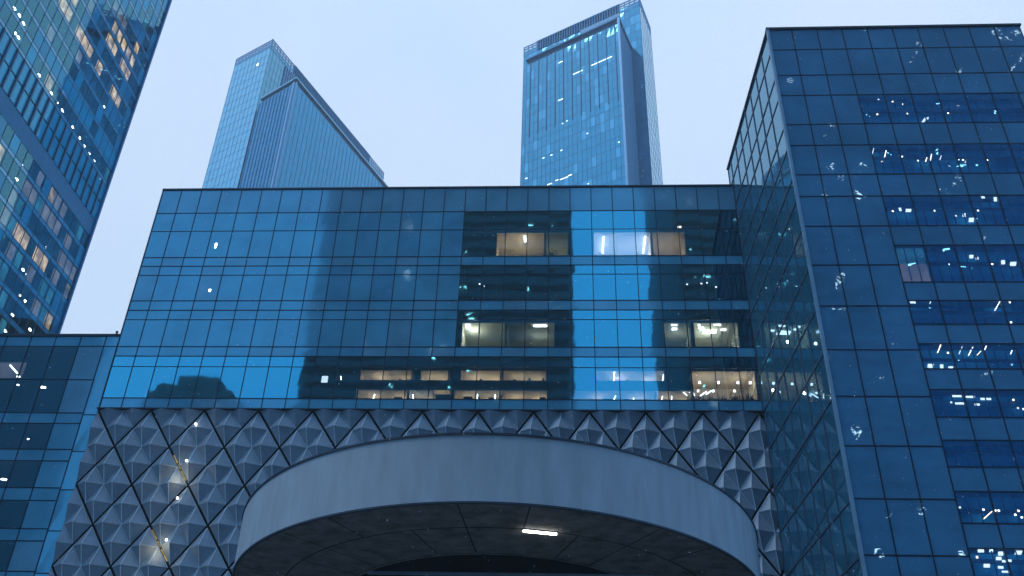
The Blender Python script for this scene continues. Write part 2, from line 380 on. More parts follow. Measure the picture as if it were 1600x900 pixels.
# second clear floor: nearly dark, a few small lamps
for x, y in [(-6.4, 61), (-6.1, 61.3), (9.9, 61.1), (11.2, 61.2), (11.4, 60.9), (11.0, 61.0), (12.2, 61.5)]: lamp('lamp_white', x, x + 0.12, y, y + 0.08, 41.45)
# lowest floor: restaurant on two levels
for x0, x1, p, m in [(-14.8, -10.9, 42, 'room_cream'), (-10.3, -8.2, 30, 'room_cream'), (-7.3, -4.3, 65, 'room_cream'), (-4.2, -1.0, 45, 'room_cream'), (2.6, 7.6, 60, 'room_white')]:
    lit_room(x0, x1, 32.52, 33.40, m, [((x0 * .65 + x1 * .35), 61.5, 32.8, p * .6, WRM), ((x0 * .2 + x1 * .8), 61.7, 32.8, p * .4, WRM)], 2.6)
for x0, x1, p, m in [(-14.9, -11.1, 60, 'room_cream'), (-11.0, -9.2, 26, 'room_white'), (-7.7, -4.3, 60, 'room_cream'), (-4.2, -0.9, 55, 'room_cream'), (1.0, 6.8, 45, 'room_white'), (6.85, 9.5, 40, 'room_cream')]:
    lit_room(x0, x1, 30.86, 31.77, m, [((x0 * .7 + x1 * .3), 61.4, 31.1, p * .5, WRM), ((x0 * .2 + x1 * .8), 61.6, 31.1, p * .5, WRM)], 2.6)
lit_room(9.55, 14.15, 30.86, 33.40, 'room_cream', [(10.6, 61.5, 32.3, 60, WRM), (12.9, 61.4, 32.4, 60, WRM)], 3.2)
one('balcony_front', 'room_teal', A, (-17, 9.5, YA + 0.25, YA + 0.45, 31.79, 32.50))
for x0, x1 in [(-10.3, -8.7), (-6.6, -5.6), (-3.4, -2.3)]: one('lit_sign', 'lamp_warm', A, (x0, x1, YA + 1.5, YA + 1.55, 32.66, 32.86))
for x in (10.2, 11.55, 12.95, 13.85): one('pendant_lamp', 'lamp_strip', A, (x - .07, x + .07, 60.9, 61.04, 32.68, 32.82))
for x in (10.0, 12.6, 11.1): one('pendant_lamp', 'lamp_strip', A, (x - .06, x + .06, 60.8, 60.92, 31.95, 32.07))
def leaning(x, z, h, ln, y=60.5):
    mb = MB(); mb.bar((x - ln / 2, y, z - h / 2), (x + ln / 2, y, z + h / 2), .035); mb.build('tube_lamp', 'lamp_strip', A)
for x, z, h, ln in [(-13.6, 31.2, .5, .1), (-10.7, 31.2, .5, -.05), (-6.0, 31.2, .6, 0), (-4.7, 31.3, .35, 0), (3.9, 31.15, .5, .22), (5.3, 31.1, .3, -.05), (7.3, 31.15, .5, .15), (8.0, 31.15, .5, .05), (3.95, 33.0, .8, .08), (7.5, 32.9, .5, .1), (8.6, 31.9, .35, -.3), (8.9, 31.7, .5, -.45), (9.25, 31.9, .4, -.15), (9.6, 31.7, .5, -.1), (10.3, 31.6, .35, .5), (10.7, 31.7, .3, .4), (-16.2, 32.7, .45, -.1), (-12.6, 32.2, .4, .75), (-13.8, 32.0, .2, .5)]: leaning(x, z, h, ln)
one('wall_lamp', 'lamp_soft', A, (-17.75, -17.3, 60.8, 60.9, 32.6, 33.1))
# furniture and planting standing behind the glass
fu = MB(); rf_ = random.Random(4)
for x in [-14.2, -13.3, -12.1, -10.6, -7.0, -6.1, -5.2, -3.6, -2.5, -1.5, 3.1, 4.6, 6.2]:
    h = rf_.uniform(.15, .5); fu.box(x, x + rf_.uniform(.15, .7), 60.55, 60.75, 30.86, 30.86 + h)
    if rf_.random() < .7: fu.box(x + .2, x + .35, 60.5, 60.7, 32.5, 32.5 + rf_.uniform(.1, .35))
fu.build('furniture', 'core_dark', A)
pl = MB()
for i in range(150):
    x = random.uniform(9.0, 13.9); h = random.uniform(0.3, 0.85); y = random.uniform(60.5, 60.8)
    pl.tri((x - .09, y, 30.86), (x + .09, y + .05, 30.86), (x + random.uniform(-.15, .15), y, 30.86 + h))
    pl.tri((x, y - .09, 30.86), (x, y + .09, 30.86), (x + random.uniform(-.2, .2), y, 30.86 + h * .9))
pl.build('indoor_planting', 'plant_dark', A)
# two lone lamps behind the opaque left glass, drawn as glowing strips on its face
for (xa, za, zb) in [(-27.9, 44.3, 44.75), (-27.5, 40.1, 40.3)]:
    one('ceiling_light', 'lamp_strip', A, (xa - 0.07, xa + 0.07, YA - 0.02, YA - 0.012, za, zb))

# ================================================================== faceted wall under it
D = thing('faceted_wall', (-10, 60, 0), 'grey wall of diamond panels with black joints, below the wide glass block', 'wall')
W, Hh = 3.967, 2.83; X0, Z0 = -33.62, 29.80
def clip_poly(pts, zmax, xmin, xmax):
    def cut(ps, f):
        r = []
        for i in range(len(ps)):
            a, b = ps[i], ps[(i + 1) % len(ps)]; fa_, fb = f(a), f(b)
            if fa_ >= 0: r.append(a)
            if (fa_ >= 0) != (fb >= 0):
                t = fa_ / (fa_ - fb); r.append(tuple(a[k] + (b[k] - a[k]) * t for k in range(3)))
        return r
    ps = cut(pts, lambda p: zmax - p[2])
    if len(ps) > 2: ps = cut(ps, lambda p: p[0] - xmin)
    if len(ps) > 2: ps = cut(ps, lambda p: xmax - p[0])
    return ps
diam = []
for r in range(-1, 11):
    for c in range(-1, 13):
        xc = X0 + W * c + (W / 2 if r % 2 == 0 else 0) ; zc = Z0 - Hh * r
        diam.append((xc, zc))
panels = []
YD = 59.93
def slope_edge(z): return X0 if z > 0 else X0
for xc, zc in diam:
    fcs = []; seams = []
    g0 = 0.945                                  # shrink leaves the black joint open
    for (dx, dz) in ((0, Hh / 2), (0, -Hh / 2), (-W / 4, 0), (W / 4, 0)):
        mx_, mz_ = xc + dx * g0, zc + dz * g0; hw, hh = W / 4 * g0, Hh / 2 * g0
        Lp, Rp, Tp, Bp = (mx_ - hw, YD, mz_), (mx_ + hw, YD, mz_), (mx_, YD, mz_ + hh), (mx_, YD, mz_ - hh)
        ap = (mx_ - 0.20 + random.uniform(-.02, .02), YD - 0.42, mz_ + 0.05)
        for t in ((Lp, ap, Tp), (ap, Rp, Tp), (Bp, ap, Lp), (Bp, Rp, ap)): fcs.append(t)
        for e in ((Lp, ap), (ap, Rp), (ap, Tp), (ap, Bp), (Tp, Rp), (Tp, Lp)): seams.append(e)
    mb = MB(); ar = 0
    for t in fcs:
        ps = clip_poly(list(t), Z0, X0, 14.24)
        if len(ps) > 2:
            k = len(mb.v); mb.v += ps; mb.f.append(tuple(range(k, k + len(ps)))); mb.m.append(0); ar += area_px(ps)
    if not mb.f: continue
    for a, b in seams:
        if max(a[2], b[2]) > Z0 + 0.01 or min(a[0], b[0]) < X0 - 0.01 or max(a[0], b[0]) > 14.24: continue
        off = Vector((0, -0.012, 0)); mb.bar(Vector(a) + off, Vector(b) + off, 0.026, 1, 3)
    panels.append((ar, mb))
panels.sort(key=lambda t: -t[0])
for ar, mb in panels[:100]: mb.build('diamond_panel', ['clad_panel', 'clad_seam'], D)
rest = MB()
for ar, mb in panels[100:]:
    k = len(rest.v); rest.v += mb.v; rest.f += [tuple(i + k for i in f) for f in mb.f]; rest.m += mb.m
rest.build('diamond_panel', ['clad_panel', 'clad_seam'], D)['kind'] = 'stuff'
one('backing_wall', 'joint_black', D, (X0, 14.5, 60.03, 60.4, 0, Z0 - 0.02))
one('top_flashing', 'coping', D, (X0, 14.24, 59.62, 60.02, Z0 + 0.02, Z0 + 0.10))
for (xa, za, xb, zb) in [(-27.19, 26.35, -25.95, 24.5), (-27.47, 21.0, -25.95, 18.9)]:
    for (f0, f1) in ((0, .30), (.36, .55), (.62, 1)):
        p0 = Vector((xa, 59.98, za)).lerp(Vector((xb, 59.98, zb)), f0); p1 = Vector((xa, 59.98, za)).lerp(Vector((xb, 59.98, zb)), f1)
        mb = MB(); mb.bar(p0, p1, 0.045); mb.build('joint_light', 'lamp_yellow', D)
for (x, z) in [(-25.91, 28.51), (-25.96, 25.74), (-25.99, 23.04), (-26.08, 20.16)]:
    mb = MB(); mb.box(x - .05, x + .05, 59.35, 59.45, z - .05, z + .05); mb.build('spot_lamp', 'lamp_strip', D)

for (x, z) in ((-26.3, 24.6), (-26.6, 19.6)):
    ld = bpy.data.lights.new('joint_lamp', 'POINT'); ld.energy = 14; ld.color = (1, .85, .5); ld.shadow_soft_size = .08
    lo = bpy.data.objects.new('joint_lamp', ld); C.objects.link(lo); lo.parent = D; lo.location = (x + 10, 59.2 - 60, z)
# ================================================================== low block at the left
Cc = thing('side_building', (-42, 60, 0), 'lower blue glass block with dark window bands, at the left edge beside the faceted wall', 'building')
fc = Face((-49.35, 60.05), (-33.72, 60.05), Cc)
cu_ = [-34.71 - 1.96 * k for k in range(8)][::-1]
UC = lambda x: x + 49.35
wins = [(32.34, 35.18), (29.63, 32.34), (26.78, 28.79), (23.92, 25.91), (21.02, 23.0), (18.14, 20.18), (15.3, 17.3), (12.4, 14.4), (9.6, 11.6)]
bands = [(35.18, 36.06), (28.79, 29.63), (25.91, 26.78), (23.0, 23.92), (20.18, 21.02), (17.3, 18.14), (14.4, 15.3), (11.6, 12.4), (0, 9.6)]
for i in range(len(cu_) - 1):
    x0, x1 = cu_[i], cu_[i + 1]; opaque = x1 > -35 or (x1 > -37 and False)
    for (z0, z1) in wins:
        fc.pane('window', random.choice(['panel_blue', 'panel_blue', 'panel_dusk']) if opaque else 'window_glass', UC(x0), UC(x1), z0, z1)
    for (z0, z1) in bands: fc.pane('spandrel_panel', 'panel_blue', UC(x0), UC(x1), z0, z1)
sz = [36.06, 35.18, 29.49, 26.63, 23.79, 20.88, 18.03, 15.2, 12.3, 9.5, 0]
for a, b in zip(sz[1:], sz[:-1]): fc.pane('spandrel_panel', 'panel_blue', UC(-34.71), UC(-33.72), a, b); fc.h(a, UC(-34.71), UC(-33.72), 0.06)
for x in cu_: fc.v(UC(x), 0, 36.06, 0.07)
for z in sorted({z for s in wins + bands for z in s}): fc.h(z, 0, UC(-34.71), 0.07, d=0.024)
flush([fc], Cc)
one('roof_coping', 'coping', Cc, (-49.4, -33.7, 59.95, 60.5, 36.07, 36.24))
one('roof', 'roof_grey', Cc, (-49.3, -33.7, 60.5, 84, 35.4, 35.8))
mb = MB()
for z in (35.62, 29.2, 26.3, 23.4, 20.6, 17.7, 14.8, 12.0): mb.box(-49.3, -34.8, 60.2, 66, z - 0.32, z + 0.32)
mb.box(-49.3, -34.8, 66, 66.2, 0, 35.3); mb.box(-36.62, -34.8, 60.2, 60.4, 0, 35.3)
mb.build('core_wall', 'room_dark', Cc)
one('back_wall', 'lit_grey', Cc, (-43.4, -41.1, 61.2, 61.3, 33.1, 34.4))
mb = MB(); mb.bar((-42.1, 60.9, 34.0), (-41.3, 60.9, 33.3), 0.06); mb.build('ceiling_light', 'lamp_strip', Cc)
for (x, z, r) in [(-41.2, 33.1, .1), (-39.0, 32.75 - .55, .16), (-41.0, 32.4, .07), (-38.8, 28.0, .06), (-39.6, 24.9, .16), (-40.9, 24.7, .05)]:
    mb = MB(); mb.prism([(x + r * 1.5 * math.cos(t * .785), 61 + r * math.sin(t * .785)) for t in range(8)], z - .06, z); mb.build('ceiling_light', 'lamp_strip', Cc)
cam_o = thing('security_camera', (-33.95, 59.95, 36.24), 'tiny black camera on the roof corner of the low left block', 'camera')
mb = MB(); mb.box(-34.0, -33.9, 59.9, 60.0, 36.24, 36.30); mb.build('bracket', 'joint_black', cam_o)
bm = bmesh.new(); bmesh.ops.create_uvsphere(bm, u_segments=12, v_segments=8, radius=0.10); me = bpy.data.meshes.new('dome'); bm.to_mesh(me); bm.free(); me.materials.append(MAT['joint_black'])
o = bpy.data.objects.new('dome', me); C.objects.link(o); o.parent = cam_o; o.location = (0, 0, 0.15)

# ================================================================== right block
B = thing('corner_building', (23, 50, 0), 'tall dark blue glass block filling the right side of the picture', 'building')
BX0, BX1, BY, BT = 14.77, 32.06, 45.75, 52.86
fb = Face((BX0, BY), (BX1, BY), B)
bu = [0.0] + [1.62 + 1.741 * k for k in range(9)] + [BX1 - BX0]
upper = [52.86, 50.84, 48.36, 46.47, 43.87, 42.05, 39.62, 37.87, 35.58]
rowsR = [35.58, 34.14, 31.52, 30.26, 28.68, 27.43, 25.85, 24.59, 22.97, 21.66, 20.18, 18.87, 17.22, 15.97, 14.5, 13.2, 11.7, 10.4, 8.9, 7.6, 6.1, 4.8, 0]
rowsL = [35.58, 32.73] + [29.90 - 2.865 * k for k in range(10)] + [0]
winU = {(50.84, 48.36): .0, (46.47, 43.87): 1, (42.05, 39.62): 1, (37.87, 35.58): 1}
for i in range(len(bu) - 1):
    u0, u1 = bu[i], bu[i + 1]
    for a, b in zip(upper[1:], upper[:-1]):
        isw = (b, a) in winU and winU[(b, a)] and 3 <= i <= 8
        fb.pane('window' if isw else 'spandrel_panel', 'window_deep' if isw else 'panel_deep', u0, u1, a, b, tilt=0.003)
    rows = rowsL if i < 3 else rowsR
    for k, (a, b) in enumerate(zip(rows[1:], rows[:-1])):
        isw = i >= 3 and k % 2 == 1
        fb.pane('window' if isw else 'spandrel_panel', 'window_deep' if isw else 'panel_deep', u0, u1, a, b, tilt=0.003)
for i, u in enumerate(bu[1:]): fb.v(u, 0, BT, 0.06, 0.03)
for z in upper: fb.h(z, 0, bu[-1], 0.07, d=0.024)
for z in rowsR[1:]: fb.h(z, bu[3], bu[-1], 0.06, d=0.024)
for z in rowsL[1:]: fb.h(z, 0, bu[3], 0.07, d=0.024)
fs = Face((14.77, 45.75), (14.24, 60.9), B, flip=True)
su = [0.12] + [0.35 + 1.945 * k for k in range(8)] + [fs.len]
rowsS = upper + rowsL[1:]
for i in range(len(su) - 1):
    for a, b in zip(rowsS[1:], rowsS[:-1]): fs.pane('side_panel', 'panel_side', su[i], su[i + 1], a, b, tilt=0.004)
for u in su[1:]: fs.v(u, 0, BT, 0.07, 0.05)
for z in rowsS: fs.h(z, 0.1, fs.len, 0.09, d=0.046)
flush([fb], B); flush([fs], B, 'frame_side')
mb = MB(); mb.box(BX0 - 0.13, BX0 + 0.03, BY - 0.09, BY + 0.12, 0, BT); mb.build('corner_trim', 'fin_light', B)
one('roof_coping', 'coping', B, (BX0 - 0.16, BX1 + 0.12, BY - 0.12, BY + 0.3, BT + 0.002, BT + 0.16))
mb = MB(); mb.box8([(14.63, 46.06, BT), (14.95, 46.06, BT), (14.55, 61, BT), (14.12, 61, BT), (14.63, 46.06, BT + .15), (14.95, 46.06, BT + .15), (14.55, 61, BT + .15), (14.12, 61, BT + .15)]); mb.build('roof_coping', 'coping', B)
one('roof', 'roof_grey', B, (15.0, BX1 - 0.1, BY + 0.31, 75, BT - 0.5, BT - 0.2))
one('side_wall', 'panel_deep', B, (BX1 - 0.02, BX1 + 0.1, BY + 0.08, 75, 0, BT))
one('core_wall', 'core_dark', B, (15.0, BX1 - .1, 49.3, 49.5, 0, BT - .6), (15.0, BX0 + bu[3] - .1, BY + .25, BY + .4, 0, 35.4))
sl = MB()
for a, b in zip(rowsR[1::2], rowsR[0::2]): sl.box(19.6, BX1 - .1, BY + .12, 49.2, a + .06, b - .06)
for a, b in ((48.36, 52.86), (43.87 + 2.6, 48.36), (42.05, 43.87), (37.87, 39.62)): sl.box(15.0, BX1 - .1, BY + .12, 49.2, a + .06, b - .06)
sl.build('floor_slab', 'room_dark', B)
# slim inner posts behind the window strips
ip = MB()
zs = [(43.87, 46.47), (39.62, 42.05), (35.58, 37.87)] + [(a, b) for a, b in zip(rowsR[2::2], rowsR[1::2])]
for (a, b) in zs:
    u = BX0 + bu[3]
    while u < BX1 - 0.2:
        if random.random() < 0.9: ip.box(u - .025, u + .025, BY + 0.10, BY + 0.15, a + .07, b - .07)
        u += 0.58
ip.build('inner_post', 'frame_dark', B)
ib = MB()
rz = random.Random(9)
for (a, b) in zs:
    h0 = a + (b - a) * rz.uniform(.05, .35); th = (b - a) * rz.uniform(.10, .22); dr = -rz.uniform(.02, .05)
    for q in range(6):
        xa, xb = 19.75 + q * 2.04, 19.75 + (q + 1) * 2.04; za, zb = h0 + (b - a) * .3 + dr * q * 2.04 * .5, h0 + (b - a) * .3 + dr * (q + 1) * 2.04 * .5
        ib.box8([(xa, BY + .30, za), (xb, BY + .30, zb), (xb, BY + .36, zb), (xa, BY + .36, za), (xa, BY + .30, za + th), (xb, BY + .30, zb + th), (xb, BY + .36, zb + th), (xa, BY + .36, za + th)])
ib.build('reflection_band', 'frame_dark', B)  # dark bands added to imitate the curved dark reflections in the strips
bk = MB()
for (a, b) in zs: bk.box(19.7, BX1 - .1, BY + 0.62, BY + 0.66, a + .08, b - .08)
bk.build('blue_backing', 'backing_blue', B)  # added blue sheet; its colour stands in for sky mirrored in the strips
def L_at(mat, px, py, wpx, hpx, sk=0.0, d=0.16, name='ceiling_light'):
    """a lamp of the building at facade coordinates (metres): x, z, width, height, lean"""
    x, z = px, py
    mb = MB(); y0 = BY + d
    mb.box8([(x - wpx / 2 - sk, y0, z - hpx / 2), (x + wpx / 2 - sk, y0, z - hpx / 2), (x + wpx / 2 - sk, y0 + .03, z - hpx / 2), (x - wpx / 2 - sk, y0 + .03, z - hpx / 2),
             (x - wpx / 2 + sk, y0, z + hpx / 2), (x + wpx / 2 + sk, y0, z + hpx / 2), (x + wpx / 2 + sk, y0 + .03, z + hpx / 2), (x - wpx / 2 + sk, y0 + .03, z + hpx / 2)])
    mb.build(name, mat, B)
BL = [
    (21.25, 46.19, 0.12, 0.12, 0.0, 0), (22.12, 45.98, 0.12, 0.12, 0.0, 0), (22.76, 45.74, 0.12, 0.12, 0.0, 0), (20.92, 44.85, 0.12, 0.12, 0.0, 0), (22.86, 44.88, 0.12, 0.12, 0.0, 0), (25.49, 44.88, 0.12, 0.12, 0.0, 0),
    (26.28, 45.54, 0.12, 0.12, 0.0, 0), (23.84, 44.3, 0.17, 0.35, 0.13, 1), (24.1, 44.46, 0.08, 0.19, 0.03, 1), (20.05, 41.62, 0.05, 0.55, 0.1, 0), (20.8, 41.44, 0.05, 0.55, 0.1, 0), (23.25, 40.93, 0.05, 0.35, 0.08, 0),
    (23.57, 41.09, 0.05, 0.55, 0.1, 0), (24.17, 41.07, 0.05, 0.35, 0.08, 0), (25.2, 40.77, 0.05, 0.31, 0.07, 0), (25.65, 40.76, 0.05, 0.31, 0.08, 0), (20.47, 40.79, 0.12, 0.12, 0.0, 0), (21.8, 41.19, 0.12, 0.12, 0.0, 0),
    (22.73, 40.84, 0.12, 0.12, 0.0, 0), (25.51, 40.87, 0.12, 0.12, 0.0, 0), (27.0, 40.84, 0.12, 0.12, 0.0, 0), (19.79, 37.02, 0.17, 0.27, 0.0, 1), (20.84, 36.96, 0.14, 0.23, 0.0, 1), (21.32, 36.87, 0.32, 0.22, 0.03, 1),
    (24.56, 36.49, 0.17, 0.27, 0.03, 1), (24.9, 36.12, 0.29, 0.31, 0.05, 1), (26.71, 37.69, 0.18, 0.31, 0.03, 1), (26.01, 37.89, 0.2, 0.23, 0.0, 1), (20.37, 36.83, 0.12, 0.12, 0.0, 0), (22.86, 36.83, 0.12, 0.12, 0.0, 0),
    (25.47, 36.83, 0.12, 0.12, 0.0, 0), (24.06, 36.44, 0.12, 0.12, 0.0, 0), (24.26, 33.42, 0.23, 0.23, 0.03, 1), (24.56, 33.29, 0.16, 0.16, 0.02, 1), (25.98, 33.01, 0.21, 0.28, 0.03, 1), (26.52, 32.89, 0.35, 0.27, 0.06, 1),
    (22.82, 32.87, 0.12, 0.12, 0.0, 0), (25.33, 32.88, 0.12, 0.12, 0.0, 0), (20.23, 30.27, 0.3, 0.18, 0.0, 1), (21.24, 30.29, 0.05, 0.29, 0.08, 0), (24.94, 30.06, 0.05, 0.73, 0.26, 0), (25.65, 30.23, 0.12, 0.13, 0.0, 0),
    (25.37, 28.91, 0.12, 0.13, 0.0, 0), (19.8, 26.95, 0.12, 0.13, 0.0, 0), (21.06, 27.24, 0.05, 0.58, 0.16, 0), (21.46, 26.95, 0.12, 0.13, 0.0, 0), (22.18, 27.11, 0.05, 0.48, 0.14, 0), (22.71, 27.05, 0.05, 0.53, 0.18, 0),
    (23.13, 26.93, 0.05, 0.24, 0.12, 0), (23.53, 27.21, 0.05, 0.36, 0.11, 0), (24.89, 26.99, 0.05, 0.23, 0.07, 0), (20.35, 26.13, 0.32, 0.23, 0.03, 1), (20.93, 26.1, 0.17, 0.22, 0.02, 1), (21.4, 26.02, 0.25, 0.16, 0.02, 1),
    (21.31, 24.29, 0.52, 0.11, 0.0, 1), (22.03, 24.25, 0.46, 0.11, 0.0, 1), (22.81, 24.13, 0.55, 0.11, 0.0, 1), (20.95, 23.92, 0.12, 0.12, 0.0, 0), (21.44, 23.86, 0.58, 0.11, 0.0, 1), (22.28, 23.8, 0.26, 0.11, 0.0, 1),
    (24.24, 24.08, 0.12, 0.12, 0.0, 0), (24.35, 23.6, 0.12, 0.12, 0.0, 0), (24.61, 23.54, 0.12, 0.12, 0.0, 0), (20.06, 18.09, 0.12, 0.12, 0.0, 0), (21.19, 17.99, 0.12, 0.12, 0.0, 0), (21.32, 17.7, 0.07, 0.43, 0.27, 0),
    (21.76, 17.95, 0.12, 0.12, 0.0, 0), (21.93, 17.95, 0.12, 0.12, 0.0, 0), (22.89, 17.95, 0.12, 0.12, 0.0, 0), (22.96, 17.61, 0.12, 0.12, 0.0, 0), (22.68, 17.74, 0.12, 0.12, 0.0, 0), (20.56, 15.91, 0.29, 0.16, 0.02, 1),
    (21.05, 15.92, 0.17, 0.14, 0.02, 1), (21.47, 15.78, 0.24, 0.19, 0.03, 1), (22.33, 15.84, 0.32, 0.19, 0.05, 1), (20.66, 15.18, 0.29, 0.17, 0.02, 1), (21.32, 15.54, 0.26, 0.16, 0.02, 1), (21.53, 15.41, 0.17, 0.11, 0.01, 1),
    (21.79, 15.44, 0.21, 0.11, 0.01, 1), (21.3, 15.11, 0.25, 0.12, 0.01, 1), (21.45, 14.9, 0.29, 0.09, 0.0, 1), (20.3, 15.59, 0.12, 0.12, 0.0, 0),
]
for (x, z, ww, hh, ln, mi) in BL: L_at(random.choice(['lamp_white', 'lamp_soft', 'lamp_warm']) if not mi else 'lamp_soft', x, z, ww * (.75 if not mi and not ln else 1), hh * (.75 if not mi and not ln else 1), ln)
one('lit_blind', 'lit_teal', B, (BX0 + bu[3] + .05, BX0 + bu[4] - .05, BY + .2, BY + .25, 32.95, 34.05))
one('lit_blind', 'lit_grey', B, (BX0 + bu[3] + .05, BX0 + bu[4] - .05, BY + .2, BY + .25, 31.6, 32.93))

# ================================================================== round canopy
K = thing('round_canopy', (-3.4, 50, 0), 'large round concrete canopy with plain curved rim and dark soffit, low in the middle', 'canopy')
KX, KY, KRX, KRY = -3.41, 53.07, 14.23, 17.50
TA = math.acos(-(59.55 - KY) / KRY)
def arc(k, z, n=140, out=0.0):
    r = []
    for i in range(n + 1):
        t = -TA + 2 * TA * i / n
        r.append((KX + (KRX * k + out) * math.sin(t), min(59.6, KY - (KRY * k + out) * math.cos(t)), z))
    return r
def sweep(prof, name, mat, smooth=True):
    """prof: (scale of the plan ellipse, z, outward offset)"""
    mb = MB(); rs = [arc(k, z, out=o_) for k, z, o_ in prof]; n = len(rs[0])
    for r in rs: mb.v += r
    for a in range(len(prof) - 1):
        for i in range(n - 1): mb.f.append((a * n + i, a * n + i + 1, (a + 1) * n + i + 1, (a + 1) * n + i)); mb.m.append(0)
    return mb.build(name, mat, K, smooth)
ZB, ZT = 14.40, 17.30
sweep([(1, ZB, 0), (1, ZT, 0)], 'rim', 'concrete')
sweep([(1, ZT + .002, -.2), (1, ZT + .002, .06), (1, ZT + .09, .06), (1, ZT + .10, -.3), (.02, ZT - .1, 0)], 'roof', 'coping', False)
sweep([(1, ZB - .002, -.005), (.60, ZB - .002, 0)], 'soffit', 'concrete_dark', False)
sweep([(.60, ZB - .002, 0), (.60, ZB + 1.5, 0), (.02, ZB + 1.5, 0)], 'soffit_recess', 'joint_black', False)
sweep([(1, ZB - .05, -.12), (1, ZB - .05, .015), (1, ZB + .03, .015)], 'drip_edge', 'coping', False)
sweep([(.823, ZB - .014, .04), (.823, ZB - .014, -.04)], 'ring_joint', 'joint_black', False)
sweep([(.615, ZB - .014, .03), (.615, ZB - .014, -.03)], 'ring_joint', 'joint_black', False)
for k, deg in enumerate([-76, -62, -50, -39, -27, -15, -3, 9, 21, 33, 46, 58, 70]):
    t = math.radians(deg); k0, k1 = (.62, .82) if k % 3 else (.62, .985)
    if k % 3 == 1: k0, k1 = .826, .985
    P_ = lambda kk: Vector((KX + KRX * kk * math.sin(t), KY - KRY * kk * math.cos(t), ZB - .012))
    a, b = P_(k0), P_(k1); d = (b - a).normalized(); n_ = Vector((d.y, -d.x, 0)) * 0.03
    mb = MB(); mb.quad(a - n_, a + n_, b + n_, b - n_); mb.build('radial_joint', 'joint_black', K)
mb = MB(); mb.box(-9.5, 4.5, 45.45, 45.60, ZB - .16, ZB - .02); mb.build('edge_beam', 'fin_light', K)
for cx_, cy2 in ((-10, 54), (3.2, 54)):
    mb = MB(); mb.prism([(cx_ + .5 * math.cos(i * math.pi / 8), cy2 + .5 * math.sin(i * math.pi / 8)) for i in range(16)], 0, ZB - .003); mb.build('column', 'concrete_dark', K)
lt = thing('strip_light', (-0.86, 39.03, ZB - .10), 'white strip lamp fixed under the dark soffit of the round canopy', 'lamp')
mb = MB(); mb.box8([(-1.57, 38.77, ZB - .12), (-.15, 39.15, ZB - .12), (-.18, 39.29, ZB - .12), (-1.60, 38.91, ZB - .12), (-1.57, 38.77, ZB - .06), (-.15, 39.15, ZB - .06), (-.18, 39.29, ZB - .06), (-1.60, 38.91, ZB - .06)])
mb.build('diffuser', 'lamp_strip', lt)
mb = MB(); mb.box8([(-1.60, 38.74, ZB - .055), (-.12, 39.14, ZB - .055), (-.16, 39.32, ZB - .055), (-1.64, 38.92, ZB - .055), (-1.60, 38.74, ZB - .014), (-.12, 39.14, ZB - .014), (-.16, 39.32, ZB - .014), (-1.64, 38.92, ZB - .014)])
mb.build('housing', 'coping', lt)

# ================================================================== far towers
def lin(a, b, t): return (a[0] + (b[0] - a[0]) * t, a[1] + (b[1] - a[1]) * t)
def tower_face(par, a, b, z0, z1, mat, cols, fh, flip=False, fins=0, wname='window', frame=0.10, alt=None, every=2, thick=0.16):
    f = Face(a, b, par, flip)
    du = f.len / cols; rows = int(round((z1 - z0) / fh)); dz = (z1 - z0) / rows
    for i in range(cols):
        for k in range(rows):
            m = mat
            if alt and random.random() < 0.15: m = alt
            f.pane(wname, m, i * du, (i + 1) * du, z0 + k * dz, z0 + (k + 1) * dz, tilt=0.012)
    for i in range(cols + 1): f.v(i * du, z0, z1, frame if i % every else thick, 0.05 if not fins else fins)
    for k in range(rows + 1): f.h(z0 + k * dz, 0, f.len, frame, d=0.035)
    return f
def crown(f, u0, u1, z0, z1, kind, par):
    mb = MB()
    if kind == 'lattice':
        n = max(2, int((u1 - u0) / 1.7))
        bp_ = MB(); f.slab(bp_, u0, u1, z0, z1 - 2.9, -.10, -.02); bp_.build('crown_glass', 'tower_glass', par)
        for i in range(n + 1): u = u0 + (u1 - u0) * i / n; f.slab(mb, u - .2, u + .2, z0, z1, -.25, .05)
        for z in (z0 + .1, z1 - 2.8, z1 - 1.5, z1 - .25): f.slab(mb, u0, u1, z - .25, z + .25, -.22, .02)
        mb.build('crown_screen', 'crown_blue', par)
    else:
        n = int((u1 - u0) / 1.0)
        for i in range(n): u = u0 + (u1 - u0) * (i + .5) / n; f.slab(mb, u - .14, u + .14, z0, z1 - .35, -.2, .25)
        f.slab(mb, u0, u1, z1 - .34, z1, -.62, .27)
        mb.build('crown_fin', 'crown_blue', par)
        mb = MB(); f.slab(mb, u0, u1, z0, z1 - .36, -.6, -.4); mb.build('crown_louver', 'louver', par)

# right-hand far tower
T2 = thing('glass_tower', (5, 225, 0), 'tall slab tower with louvred crown standing in the middle of the sky', 'tower')
Ls, Ns, Rs = (-13.14, 241.12), (27.84, 218.06), (33.0, 232.28)
Fp, Qp = (19.4, 207.6), (24.09, 220.18); Ap = (-11.2, 225.5)
H2, Z2 = 264.56, 241.5
b1_ = tower_face(T2, Ls, Ns, 0, 259.6, 'tower_glass', 24, 4.05, alt='tower_glass_pale')
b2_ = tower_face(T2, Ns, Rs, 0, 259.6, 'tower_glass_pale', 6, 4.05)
b3_ = tower_face(T2, Ap, Fp, 130, 238.6, 'tower_glass', 22, 4.05, alt='tower_glass_pale', every=99)
b4_ = tower_face(T2, Fp, Qp, 130, 238.6, 'tower_glass', 12, 4.05, fins=0.35, frame=0.16, every=99)
for i in range(1, 22, 2):     # darker deep fins on the upper floors, ending in a stepped line
    b3_.v(b3_.len * i / 22, 205 + 0.0 * i, 238.6, 0.30, 0.22)
flush([b1_, b2_, b3_], T2, 'frame_tower'); flush([b4_], T2, 'fin_light', 'facade_fins')
